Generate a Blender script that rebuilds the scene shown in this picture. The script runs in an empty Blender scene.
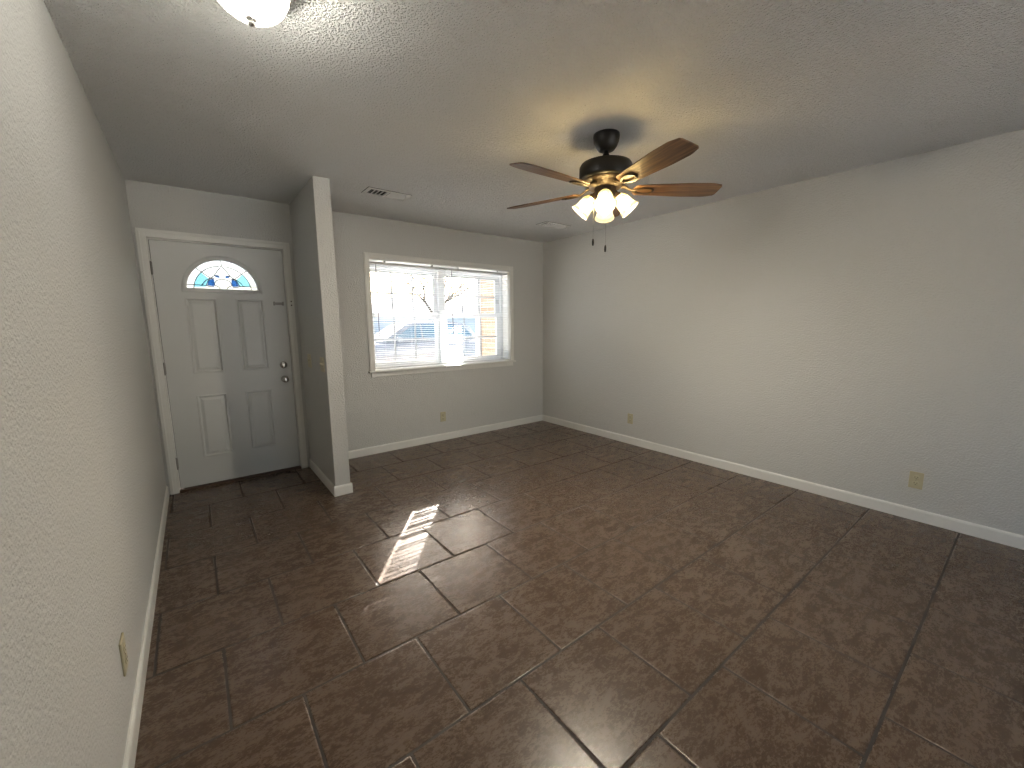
import bpy, bmesh, math, random
from mathutils import Vector, Matrix, Euler, noise
PI = math.pi
sin, cos = math.sin, math.cos
random.seed(7)
S = bpy.context.scene
C = S.collection

# ------------------------------------------------------------------ camera
CAM = (0.2849, -4.2637, 1.3688)
YAW, PITCH, ROLL, FPX = 0.6577, 0.1461, -0.0078, 410.1
def make_camera():
    cy, sy, cp, sp = cos(YAW), sin(YAW), cos(PITCH), sin(PITCH)
    f = Vector((sy*cp, cy*cp, -sp)); r0 = Vector((cy, -sy, 0)); u0 = r0.cross(f)
    r = cos(ROLL)*r0 + sin(ROLL)*u0; u = -sin(ROLL)*r0 + cos(ROLL)*u0
    cd = bpy.data.cameras.new('camera'); co = bpy.data.objects.new('camera', cd); C.objects.link(co)
    cd.sensor_width = 36; cd.sensor_fit = 'HORIZONTAL'; cd.lens = FPX/1024*36
    cd.clip_start = 0.02; cd.clip_end = 300
    m = Matrix((r, u, -f)).transposed().to_4x4(); m.translation = CAM
    co.matrix_world = m
    S.camera = co
make_camera()

# ------------------------------------------------------------------ light and exposure
S.view_settings.view_transform = 'Standard'
S.view_settings.look = 'None'
S.view_settings.gamma = 1
S.view_settings.use_curve_mapping = False
S.view_settings.exposure = 0.8
S.cycles.use_denoising = True
S.cycles.max_bounces = 10
S.cycles.diffuse_bounces = 6
S.cycles.transparent_max_bounces = 24
S.cycles.sample_clamp_indirect = 6
S.cycles.caustics_reflective = False
S.cycles.caustics_refractive = False

SKY = 0.55          # brightness of the bright, thinly clouded sky
SUN = 46.0         # low winter sun
BOWL = 0.75          # glow of the frosted bowl of the flush ceiling light
FLUSH_BULB = 540.0  # bulb inside the bowl
SHADE = 0.95        # glow of the frosted fan shades
BULB = 1000.0

w = bpy.data.worlds.new('world'); S.world = w; w.use_nodes = True
nt = w.node_tree; nt.nodes.clear()
bg = nt.nodes.new('ShaderNodeBackground'); wo = nt.nodes.new('ShaderNodeOutputWorld')
sk = nt.nodes.new('ShaderNodeTexSky'); sk.sky_type = 'NISHITA'; sk.sun_disc = False; sk.dust_density = 5; sk.ozone_density = 1.5
SUN_DIR = Vector((0.60, 0.80, 0.475)).normalized()
sk.sun_elevation = math.asin(SUN_DIR.z); sk.sun_rotation = math.atan2(SUN_DIR.x, SUN_DIR.y)
mx = nt.nodes.new('ShaderNodeMix'); mx.data_type = 'RGBA'; mx.inputs[0].default_value = 0.25
nt.links.new(sk.outputs[0], mx.inputs[6]); mx.inputs[7].default_value = (1.6, 1.9, 2.3, 1)
nt.links.new(mx.outputs[2], bg.inputs[0]); bg.inputs[1].default_value = SKY
nt.links.new(bg.outputs[0], wo.inputs[0])

sd = bpy.data.lights.new('sun', 'SUN'); sd.energy = SUN; sd.angle = math.radians(0.3); sd.color = (1.0, 0.95, 0.88)
so = bpy.data.objects.new('sun', sd); C.objects.link(so)
so.rotation_euler = SUN_DIR.to_track_quat('Z', 'Y').to_euler(); so.location = (8, 10, 9)

# ------------------------------------------------------------------ materials
def mat(name, col, rough=0.5, metal=0.0, spec=0.5, bump=None, var=None, emit=None, stretch=None, coord='Object'):
    """bump = (scale, strength, distance[, detail]); var = (scale, colour2, amount)"""
    m = bpy.data.materials.new(name); m.use_nodes = True
    t = m.node_tree; b = t.nodes['Principled BSDF']
    b.inputs['Base Color'].default_value = (*col, 1); b.inputs['Roughness'].default_value = rough
    b.inputs['Metallic'].default_value = metal; b.inputs['Specular IOR Level'].default_value = spec
    tc = t.nodes.new('ShaderNodeTexCoord'); vec = tc.outputs[coord]
    if stretch:
        mp = t.nodes.new('ShaderNodeMapping'); mp.inputs['Scale'].default_value = stretch
        t.links.new(vec, mp.inputs[0]); vec = mp.outputs[0]
    if var:
        n = t.nodes.new('ShaderNodeTexNoise'); n.inputs['Scale'].default_value = var[0]; n.inputs['Detail'].default_value = 5
        t.links.new(vec, n.inputs['Vector'])
        rp = t.nodes.new('ShaderNodeMapRange'); rp.inputs[1].default_value = 0.3; rp.inputs[2].default_value = 0.7
        rp.inputs[4].default_value = var[2]; t.links.new(n.outputs[0], rp.inputs[0])
        x = t.nodes.new('ShaderNodeMix'); x.data_type = 'RGBA'
        t.links.new(rp.outputs[0], x.inputs[0]); x.inputs[6].default_value = (*col, 1); x.inputs[7].default_value = (*var[1], 1)
        t.links.new(x.outputs[2], b.inputs['Base Color'])
    if bump:
        n = t.nodes.new('ShaderNodeTexNoise'); n.inputs['Scale'].default_value = bump[0]
        n.inputs['Detail'].default_value = bump[3] if len(bump) > 3 else 3
        t.links.new(vec, n.inputs['Vector'])
        bp = t.nodes.new('ShaderNodeBump'); bp.inputs['Strength'].default_value = bump[1]; bp.inputs['Distance'].default_value = bump[2]
        t.links.new(n.outputs[0], bp.inputs['Height']); t.links.new(bp.outputs[0], b.inputs['Normal'])
    if emit:
        b.inputs['Emission Color'].default_value = (*emit[0], 1); b.inputs['Emission Strength'].default_value = emit[1]
    return m

def glass_mat(name, tint=(1, 1, 1), refl=1.0, milk=0.0):
    m = bpy.data.materials.new(name); m.use_nodes = True; t = m.node_tree; t.nodes.clear()
    o = t.nodes.new('ShaderNodeOutputMaterial'); tr = t.nodes.new('ShaderNodeBsdfTransparent'); gl = t.nodes.new('ShaderNodeBsdfGlossy')
    tr.inputs[0].default_value = (*tint, 1); gl.inputs['Roughness'].default_value = 0.02
    fr = t.nodes.new('ShaderNodeFresnel'); fr.inputs[0].default_value = 1.45
    mu = t.nodes.new('ShaderNodeMath'); mu.operation = 'MULTIPLY'; mu.inputs[1].default_value = refl
    mi = t.nodes.new('ShaderNodeMixShader')
    ge = t.nodes.new('ShaderNodeNewGeometry'); iv = t.nodes.new('ShaderNodeMath'); iv.operation = 'SUBTRACT'; iv.inputs[0].default_value = 1.0
    t.links.new(ge.outputs['Backfacing'], iv.inputs[1]); m3 = t.nodes.new('ShaderNodeMath'); m3.operation = 'MULTIPLY'
    t.links.new(fr.outputs[0], mu.inputs[0]); t.links.new(mu.outputs[0], m3.inputs[0]); t.links.new(iv.outputs[0], m3.inputs[1]); t.links.new(m3.outputs[0], mi.inputs[0])
    t.links.new(tr.outputs[0], mi.inputs[1]); t.links.new(gl.outputs[0], mi.inputs[2])
    last = mi
    if milk:
        tl = t.nodes.new('ShaderNodeBsdfTranslucent'); tl.inputs[0].default_value = (*tint, 1)
        m2 = t.nodes.new('ShaderNodeMixShader'); m2.inputs[0].default_value = milk
        t.links.new(mi.outputs[0], m2.inputs[1]); t.links.new(tl.outputs[0], m2.inputs[2]); last = m2
    t.links.new(last.outputs[0], o.inputs[0])
    return m

def wall_mat():
    m = mat('wall_paint', (0.528, 0.526, 0.507), 0.62, spec=0.3)
    t = m.node_tree; b = t.nodes['Principled BSDF']; tc = t.nodes.new('ShaderNodeTexCoord')
    n = t.nodes.new('ShaderNodeTexNoise'); n.inputs['Scale'].default_value = 95; n.inputs['Detail'].default_value = 3
    n2 = t.nodes.new('ShaderNodeTexNoise'); n2.inputs['Scale'].default_value = 9
    ad = t.nodes.new('ShaderNodeMath'); ad.operation = 'MULTIPLY_ADD'; ad.inputs[1].default_value = 0.6
    t.links.new(tc.outputs['Object'], n.inputs['Vector']); t.links.new(tc.outputs['Object'], n2.inputs['Vector'])
    t.links.new(n2.outputs[0], ad.inputs[0]); t.links.new(n.outputs[0], ad.inputs[2])
    bp = t.nodes.new('ShaderNodeBump'); bp.inputs['Strength'].default_value = 1.0; bp.inputs['Distance'].default_value = 0.0065
    t.links.new(ad.outputs[0], bp.inputs['Height']); t.links.new(bp.outputs[0], b.inputs['Normal'])
    return m

def ceiling_mat():
    m = mat('ceiling_texture', (0.87, 0.865, 0.845), 0.75, spec=0.25)
    t = m.node_tree; b = t.nodes['Principled BSDF']; tc = t.nodes.new('ShaderNodeTexCoord')
    n = t.nodes.new('ShaderNodeTexNoise'); n.inputs['Scale'].default_value = 105; n.inputs['Detail'].default_value = 2.5; n.inputs['Roughness'].default_value = 0.55
    t.links.new(tc.outputs['Object'], n.inputs['Vector'])
    n2 = t.nodes.new('ShaderNodeTexNoise'); n2.inputs['Scale'].default_value = 62; n2.inputs['Detail'].default_value = 3; n2.inputs['Roughness'].default_value = 0.7
    t.links.new(tc.outputs['Object'], n2.inputs['Vector'])
    ad = t.nodes.new('ShaderNodeMath'); ad.operation = 'MULTIPLY_ADD'; ad.inputs[1].default_value = 0.7; t.links.new(n2.outputs[0], ad.inputs[0]); t.links.new(n.outputs[0], ad.inputs[2])
    mr = t.nodes.new('ShaderNodeMapRange'); mr.inputs[1].default_value = 0.75; mr.inputs[2].default_value = 1.15
    t.links.new(ad.outputs[0], mr.inputs[0])
    bp = t.nodes.new('ShaderNodeBump'); bp.inputs['Strength'].default_value = 1.0; bp.inputs['Distance'].default_value = 0.016
    t.links.new(mr.outputs[0], bp.inputs['Height']); t.links.new(bp.outputs[0], b.inputs['Normal'])
    return m

def tile_mat():
    m = bpy.data.materials.new('brown_stone_tile'); m.use_nodes = True; t = m.node_tree; b = t.nodes['Principled BSDF']
    tc = t.nodes.new('ShaderNodeTexCoord'); at = t.nodes.new('ShaderNodeAttribute'); at.attribute_name = 'tile_shift'
    va = t.nodes.new('ShaderNodeVectorMath'); va.operation = 'ADD'
    t.links.new(tc.outputs['Object'], va.inputs[0]); t.links.new(at.outputs['Vector'], va.inputs[1])
    mp = t.nodes.new('ShaderNodeMapping'); mp.inputs['Scale'].default_value = (0.7, 1.35, 1); mp.inputs['Rotation'].default_value = (0, 0, 0.35)
    t.links.new(va.outputs[0], mp.inputs[0])
    def nz(sc, det, rough, dist):
        n = t.nodes.new('ShaderNodeTexNoise'); n.inputs['Scale'].default_value = sc; n.inputs['Detail'].default_value = det
        n.inputs['Roughness'].default_value = rough; n.inputs['Distortion'].default_value = dist
        t.links.new(mp.outputs[0], n.inputs['Vector']); return n
    n1 = nz(15, 6, 0.78, 0.5); n2 = nz(85, 3, 0.75, 0.8)
    mi = t.nodes.new('ShaderNodeMath'); mi.operation = 'MULTIPLY_ADD'; mi.inputs[1].default_value = 0.72
    t.links.new(n2.outputs[0], mi.inputs[0]); t.links.new(n1.outputs[0], mi.inputs[2])
    cr = t.nodes.new('ShaderNodeValToRGB'); e = cr.color_ramp.elements
    e[0].position = 0.70; e[0].color = (0.060, 0.038, 0.025, 1)
    e[1].position = 1.04; e[1].color = (0.124, 0.083, 0.055, 1)
    t.links.new(mi.outputs[0], cr.inputs[0]); t.links.new(cr.outputs[0], b.inputs['Base Color'])
    b.inputs['Specular IOR Level'].default_value = 0.5
    rr = t.nodes.new('ShaderNodeMapRange'); rr.inputs[1].default_value = 0.6; rr.inputs[2].default_value = 1.1; rr.inputs[3].default_value = 0.21; rr.inputs[4].default_value = 0.33
    t.links.new(mi.outputs[0], rr.inputs[0]); t.links.new(rr.outputs[0], b.inputs['Roughness'])
    bp = t.nodes.new('ShaderNodeBump'); bp.inputs['Strength'].default_value = 0.22; bp.inputs['Distance'].default_value = 0.001
    t.links.new(mi.outputs[0], bp.inputs['Height']); t.links.new(bp.outputs[0], b.inputs['Normal'])
    return m

def wood_mat():
    m = bpy.data.materials.new('weathered_walnut'); m.use_nodes = True; t = m.node_tree; b = t.nodes['Principled BSDF']
    tc = t.nodes.new('ShaderNodeTexCoord'); mp = t.nodes.new('ShaderNodeMapping'); mp.inputs['Scale'].default_value = (1.6, 26, 8)
    t.links.new(tc.outputs['Object'], mp.inputs[0])
    n = t.nodes.new('ShaderNodeTexNoise'); n.inputs['Scale'].default_value = 2.2; n.inputs['Detail'].default_value = 6; n.inputs['Roughness'].default_value = 0.6
    n.inputs['Distortion'].default_value = 0.5
    t.links.new(mp.outputs[0], n.inputs['Vector'])
    cr = t.nodes.new('ShaderNodeValToRGB'); e = cr.color_ramp.elements
    e[0].position = 0.32; e[0].color = (0.050, 0.024, 0.012, 1); e[1].position = 0.72; e[1].color = (0.30, 0.165, 0.085, 1)
    t.links.new(n.outputs[0], cr.inputs[0]); t.links.new(cr.outputs[0], b.inputs['Base Color'])
    b.inputs['Roughness'].default_value = 0.42
    return m

def brick_mat():
    m = bpy.data.materials.new('tan_brick'); m.use_nodes = True; t = m.node_tree; b = t.nodes['Principled BSDF']
    tc = t.nodes.new('ShaderNodeTexCoord'); sp = t.nodes.new('ShaderNodeSeparateXYZ'); cb = t.nodes.new('ShaderNodeCombineXYZ')
    ad = t.nodes.new('ShaderNodeMath'); ad.operation = 'ADD'
    t.links.new(tc.outputs['Object'], sp.inputs[0]); t.links.new(sp.outputs[0], ad.inputs[0]); t.links.new(sp.outputs[1], ad.inputs[1])
    t.links.new(ad.outputs[0], cb.inputs[0]); t.links.new(sp.outputs[2], cb.inputs[1])
    k = t.nodes.new('ShaderNodeTexBrick'); k.inputs['Scale'].default_value = 1; k.inputs['Brick Width'].default_value = 0.21
    k.inputs['Row Height'].default_value = 0.075; k.inputs['Mortar Size'].default_value = 0.006
    k.inputs['Color1'].default_value = (0.27, 0.17, 0.105, 1); k.inputs['Color2'].default_value = (0.34, 0.235, 0.155, 1); k.inputs['Mortar'].default_value = (0.40, 0.375, 0.345, 1)
    t.links.new(cb.outputs[0], k.inputs['Vector']); t.links.new(k.outputs[0], b.inputs['Base Color']); b.inputs['Roughness'].default_value = 0.85
    return m

M = {}
M['wall'] = wall_mat(); M['ceil'] = ceiling_mat(); M['tile'] = tile_mat(); M['wood'] = wood_mat(); M['brick'] = brick_mat()
M['grout'] = mat('grout', (0.034, 0.027, 0.022), 0.75, bump=(300, 0.4, 0.001))
M['trim'] = mat('trim_white', (0.70, 0.695, 0.66), 0.33, var=(3, (0.66, 0.655, 0.62), 0.6))
M['door'] = mat('door_white', (0.57, 0.575, 0.56), 0.36, bump=(40, 0.06, 0.002), var=(2, (0.54, 0.545, 0.53), 0.6))
M['vinyl'] = mat('window_vinyl', (0.64, 0.67, 0.70), 0.35)
M['muntin'] = mat('muntin_backlit_vinyl', (0.34, 0.37, 0.41), 0.4)  # white muntins darkened to grey, backlit shade put into the colour
M['slat'] = mat('blind_slat', (0.86, 0.88, 0.89), 0.4)
M['rail'] = mat('blind_rail', (0.66, 0.67, 0.68), 0.4)
M['cord'] = mat('ladder_cord', (0.30, 0.31, 0.34), 0.8)
M['clear'] = mat('clear_wand', (0.10, 0.11, 0.13), 0.25)
M['almond'] = mat('almond_plastic', (0.46, 0.415, 0.27), 0.4)
M['ivory'] = mat('ivory_plastic', (0.55, 0.50, 0.36), 0.4)
M['slot'] = mat('slot_dark', (0.02, 0.018, 0.015), 0.6)
M['nickel'] = mat('satin_nickel', (0.62, 0.60, 0.57), 0.24, 1.0, bump=(60, 0.02, 0.001))
M['black'] = mat('black_bronze', (0.010, 0.009, 0.008), 0.42, 0.2, bump=(120, 0.05, 0.001))
M['bronze'] = mat('aged_bronze', (0.030, 0.020, 0.013), 0.5, 0.3, var=(30, (0.06, 0.04, 0.025), 0.6))
M['dark'] = mat('vent_dark', (0.015, 0.014, 0.012), 0.8)
M['vent'] = mat('vent_white', (0.66, 0.65, 0.62), 0.4)
M['thresh'] = mat('dark_wood_threshold', (0.055, 0.030, 0.019), 0.5, var=(20, (0.09, 0.05, 0.03), 0.7), stretch=(0.3, 3, 3))
M['plate'] = mat('dull_steel', (0.30, 0.29, 0.27), 0.4, 0.8)
M['glass'] = glass_mat('window_glass')
M['pale'] = glass_mat('rippled_pale_glass', (0.52, 0.56, 0.60), milk=0.15)
M['cyan'] = glass_mat('cyan_glass', (0.50, 0.78, 0.86), milk=0.2)
M['blue'] = glass_mat('blue_glass', (0.16, 0.32, 0.56), milk=0.2)
M['came'] = mat('lead_came', (0.06, 0.065, 0.07), 0.5, 0.5)
M['concrete'] = mat('concrete', (0.68, 0.68, 0.67), 0.9, var=(1.5, (0.60, 0.60, 0.59), 0.8))
M['asphalt'] = mat('asphalt', (0.10, 0.11, 0.125), 0.9, var=(1.5, (0.08, 0.09, 0.10), 0.8))
M['lawn'] = mat('winter_lawn', (0.11, 0.12, 0.09), 0.95, var=(3, (0.08, 0.09, 0.06), 0.9), bump=(30, 0.6, 0.03))
M['carpaint'] = mat('silver_blue_car_paint', (0.13, 0.16, 0.19), 0.2)
M['carglass'] = mat('tinted_glass', (0.03, 0.09, 0.14), 0.06)
M['rubber'] = mat('tyre_rubber', (0.02, 0.02, 0.02), 0.8)
M['alloy'] = mat('alloy_wheel', (0.5, 0.5, 0.52), 0.3, 0.9)
M['redlens'] = mat('red_lens', (0.45, 0.03, 0.02), 0.2)
M['siding'] = mat('pale_blue_siding', (0.52, 0.60, 0.68), 0.8, bump=(2, 0.1, 0.01))
M['roof'] = mat('grey_shingle', (0.42, 0.40, 0.40), 0.9, var=(6, (0.34, 0.32, 0.32), 0.7))
M['bark'] = mat('bark', (0.10, 0.085, 0.075), 0.9, bump=(12, 0.7, 0.03))
M['needle'] = mat('evergreen', (0.035, 0.06, 0.03), 0.8, var=(4, (0.06, 0.09, 0.04), 0.8))
M['soffit'] = mat('soffit_white', (0.72, 0.74, 0.75), 0.6)
def frosted(m, clear, tint=(1, 0.97, 0.90, 1)):
    # let part of the light of the bulb inside pass straight through the glass
    t = m.node_tree; b = t.nodes['Principled BSDF']; o = t.nodes['Material Output']
    tr = t.nodes.new('ShaderNodeBsdfTransparent'); tr.inputs[0].default_value = tint
    mi = t.nodes.new('ShaderNodeMixShader'); mi.inputs[0].default_value = clear
    t.links.new(b.outputs[0], mi.inputs[1]); t.links.new(tr.outputs[0], mi.inputs[2]); t.links.new(mi.outputs[0], o.inputs['Surface'])
    return m
def bowl_mat():
    m = mat('ribbed_frosted_bowl', (0.2, 0.2, 0.18), 0.3, emit=((1, 1, 1), BOWL)); t = m.node_tree; b = t.nodes['Principled BSDF']
    tc = t.nodes.new('ShaderNodeTexCoord'); sp = t.nodes.new('ShaderNodeSeparateXYZ'); t.links.new(tc.outputs['Object'], sp.inputs[0])
    def mth(op, a, b=None):
        n = t.nodes.new('ShaderNodeMath'); n.operation = op
        for i, v in enumerate((a, b)):
            if v is None: continue
            if isinstance(v, (int, float)): n.inputs[i].default_value = v
            else: t.links.new(v, n.inputs[i])
        return n.outputs[0]
    an = mth('ARCTAN2', sp.outputs[1], sp.outputs[0]); wv = mth('SINE', mth('MULTIPLY', an, 32.0))
    mr = t.nodes.new('ShaderNodeMapRange'); mr.inputs[1].default_value = -1; t.links.new(wv, mr.inputs[0])
    x = t.nodes.new('ShaderNodeMix'); x.data_type = 'RGBA'; t.links.new(mr.outputs[0], x.inputs[0])
    x.inputs[6].default_value = (0.66, 0.70, 0.58, 1); x.inputs[7].default_value = (0.95, 0.97, 0.88, 1)
    t.links.new(x.outputs[2], b.inputs['Emission Color'])
    return frosted(m, 0.35)
M['bowl'] = bowl_mat()
M['flush_bulb'] = mat('lit_white_bulb', (0.9, 0.9, 0.85), 0.4, emit=((1.0, 0.985, 0.95), FLUSH_BULB))
def shade_mat():
    m = mat('frosted_amber_shade', (0.12, 0.10, 0.06), 0.4, emit=((1.0, 0.78, 0.48), SHADE)); t = m.node_tree; b = t.nodes['Principled BSDF']
    tc = t.nodes.new('ShaderNodeTexCoord'); sp = t.nodes.new('ShaderNodeSeparateXYZ'); t.links.new(tc.outputs['Object'], sp.inputs[0])
    cr = t.nodes.new('ShaderNodeValToRGB'); mr = t.nodes.new('ShaderNodeMapRange'); mr.inputs[2].default_value = 0.117
    t.links.new(sp.outputs[2], mr.inputs[0]); t.links.new(mr.outputs[0], cr.inputs[0])
    e = cr.color_ramp.elements; e[0].position = 0.0; e[0].color = (0.45, 0.30, 0.06, 1); e[1].position = 1.0; e[1].color = (1.0, 0.88, 0.62, 1)
    for p, c in ((0.25, (0.70, 0.52, 0.16, 1)), (0.50, (1.0, 0.88, 0.56, 1)), (0.76, (1.0, 0.88, 0.58, 1)), (0.84, (0.62, 0.48, 0.24, 1)), (0.90, (0.80, 0.66, 0.38, 1))):
        k = e.new(p); k.color = c
    t.links.new(cr.outputs[0], b.inputs['Emission Color'])
    return frosted(m, 0.22, (1, 0.88, 0.60, 1))
M['shade'] = shade_mat()
M['bulb'] = mat('lit_bulb', (0.9, 0.85, 0.7), 0.4, emit=((1.0, 0.91, 0.76), BULB))

# ------------------------------------------------------------------ mesh helpers
def BM(): return bmesh.new()
def box(bm, a, b, bev=0.0, seg=1):
    x0, y0, z0 = (min(a[i], b[i]) for i in range(3)); x1, y1, z1 = (max(a[i], b[i]) for i in range(3))
    t = bmesh.new(); r = bmesh.ops.create_cube(t, size=1)
    for v in t.verts: v.co = Vector(((x0+x1)/2+v.co.x*(x1-x0), (y0+y1)/2+v.co.y*(y1-y0), (z0+z1)/2+v.co.z*(z1-z0)))
    if bev: bmesh.ops.bevel(t, geom=t.edges[:], offset=bev, segments=seg, affect='EDGES', profile=0.5)
    merge(bm, t)
def merge(bm, t, mtx=None):
    if mtx is not None: t.transform(mtx)
    vm = {v: bm.verts.new(v.co) for v in t.verts}
    for f in t.faces:
        try:
            nf = bm.faces.new([vm[v] for v in f.verts]); nf.smooth = f.smooth
        except ValueError: pass
    t.free()
def lathe(bm, prof, n=32, mtx=None, smooth=True, cap=True):
    """prof: list of (r, z) from one end to the other, about local Z"""
    t = bmesh.new(); rings = []
    for r, z in prof:
        if r < 1e-5: rings.append([t.verts.new((0, 0, z))])
        else: rings.append([t.verts.new((r*cos(2*PI*i/n), r*sin(2*PI*i/n), z)) for i in range(n)])
    for A, B in zip(rings, rings[1:]):
        for i in range(n):
            j = (i+1) % n
            if len(A) == 1 and len(B) == 1: continue
            if len(A) == 1: f = t.faces.new((A[0], B[j], B[i]))
            elif len(B) == 1: f = t.faces.new((A[i], A[j], B[0]))
            else: f = t.faces.new((A[i], A[j], B[j], B[i]))
            f.smooth = smooth
    if cap:
        for ring in (rings[0], rings[-1]):
            if len(ring) > 2: t.faces.new(ring)
    bmesh.ops.recalc_face_normals(t, faces=t.faces[:])
    merge(bm, t, mtx)
def tube(bm, pts, r, n=8, closed=False, flat=1.0, up=None):
    pts = [Vector(p) for p in pts]; rr = r if isinstance(r, (list, tuple)) else [r]*len(pts)
    t = bmesh.new(); rings = []; N = len(pts); ref = Vector(up) if up else None
    for i, p in enumerate(pts):
        a = pts[(i-1) % N] if (closed or i > 0) else p; b = pts[(i+1) % N] if (closed or i < N-1) else p
        d = (b-a).normalized()
        k = ref if ref else (Vector((0, 0, 1)) if abs(d.z) < 0.95 else Vector((1, 0, 0)))
        s = d.cross(k).normalized(); u = s.cross(d).normalized()
        rings.append([t.verts.new(p + s*rr[i]*cos(2*PI*q/n) + u*rr[i]*flat*sin(2*PI*q/n)) for q in range(n)])
    for i in range(N if closed else N-1):
        A, B = rings[i], rings[(i+1) % N]
        for q in range(n):
            f = t.faces.new((A[q], A[(q+1) % n], B[(q+1) % n], B[q])); f.smooth = True
    if not closed: t.faces.new(rings[0]); t.faces.new(rings[-1])
    bmesh.ops.recalc_face_normals(t, faces=t.faces[:])
    merge(bm, t)
def prism(bm, poly, axis, a, b, bev=0.0):
    """poly: 2D points in the plane normal to axis (order of the remaining axes)"""
    t = bmesh.new()
    def P(u, v, w): return {0: (w, u, v), 1: (u, w, v), 2: (u, v, w)}[axis]
    A = [t.verts.new(P(u, v, a)) for u, v in poly]; B = [t.verts.new(P(u, v, b)) for u, v in poly]
    t.faces.new(A); t.faces.new(B)
    for i in range(len(poly)): j = (i+1) % len(poly); t.faces.new((A[i], A[j], B[j], B[i]))
    bmesh.ops.recalc_face_normals(t, faces=t.faces[:])
    if bev: bmesh.ops.bevel(t, geom=t.edges[:], offset=bev, segments=2, affect='EDGES', profile=0.5)
    merge(bm, t)
def obj(name, bm, m, parent=None, loc=None, rot=None, smooth=None):
    me = bpy.data.meshes.new(name)
    if smooth is not None:
        for f in bm.faces: f.smooth = smooth
    bm.to_mesh(me); bm.free(); me.materials.append(M[m] if isinstance(m, str) else m)
    o = bpy.data.objects.new(name, me); C.objects.link(o)
    if parent: o.parent = parent
    if loc: o.location = loc
    if rot: o.rotation_euler = rot
    return o
def thing(name, label, cat, loc=(0, 0, 0), rot=(0, 0, 0), group=None):
    o = bpy.data.objects.new(name, None); C.objects.link(o); o.location = loc; o.rotation_euler = rot
    o.empty_display_size = 0.05
    o['label'] = label; o['category'] = cat
    if group: o['group'] = group
    return o
def tag(o, label, cat, group=None):
    o['label'] = label; o['category'] = cat
    if group: o['group'] = group
    return o
def struct(o, label=None, cat=None):
    o['kind'] = 'structure'
    if label: o['label'] = label
    if cat: o['category'] = cat
    return o
def copy_thing(o, label, loc, rot):
    c = o.copy(); C.objects.link(c); c.location = loc; c.rotation_euler = rot; c['label'] = label
    for ch in o.children:
        d = ch.copy(); C.objects.link(d); d.parent = c
        for g in ch.children:
            e = g.copy(); C.objects.link(e); e.parent = d
    return c

# ------------------------------------------------------------------ room shell
W, H, YB = 4.124, 2.44, -6.4
WT = 0.22                                   # outer wall thickness
WX0, WX1, WZ0, WZ1 = 1.762, 3.552, 0.893, 2.033   # window opening
DX0, DX1, DZ1 = 0.078, 0.998, 2.038               # door opening
PX0, PX1, PY = 1.079, 1.198, -0.8955              # stub partition

bm = BM()
box(bm, (-0.15, 0, 0), (DX0, WT, H)); box(bm, (DX0, 0, DZ1), (DX1, WT, H)); box(bm, (DX1, 0, 0), (WX0, WT, H))
box(bm, (WX0, 0, 0), (WX1, WT, WZ0)); box(bm, (WX0, 0, WZ1), (WX1, WT, H)); box(bm, (WX1, 0, 0), (W+0.15, WT, H))
struct(obj('wall_back', bm, 'wall'), 'greige textured wall holding the front door and the window', 'wall')
bm = BM(); box(bm, (-0.15, YB, 0), (0, 0, H)); struct(obj('wall_left', bm, 'wall'), 'long left wall with orange peel texture close to the viewer', 'wall')
bm = BM(); box(bm, (W, YB, 0), (W+0.15, 0, H)); struct(obj('wall_right', bm, 'wall'), 'long blank greige right wall', 'wall')
RX0, RX1, RZ1 = 1.3, 3.3, 2.05               # unseen patio door, added to let in daylight
bm = BM(); box(bm, (-0.15, YB-0.15, 0), (RX0, YB, H)); box(bm, (RX1, YB-0.15, 0), (W+0.15, YB, H)); box(bm, (RX0, YB-0.15, RZ1), (RX1, YB, H)); struct(obj('wall_front', bm, 'wall'), 'greige wall closing the room behind the viewer', 'wall')
bm = BM(); box(bm, (PX0, PY, 0), (PX1, 0, H), 0.004, 2); struct(obj('wall_entry', bm, 'wall'), 'short stub wall between the entry door and the window', 'wall')
bm = BM(); box(bm, (-0.15, YB-0.15, H), (W+0.15, WT, H+0.2)); struct(obj('ceiling', bm, 'ceil'), 'knockdown textured pale ceiling', 'ceiling')

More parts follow.
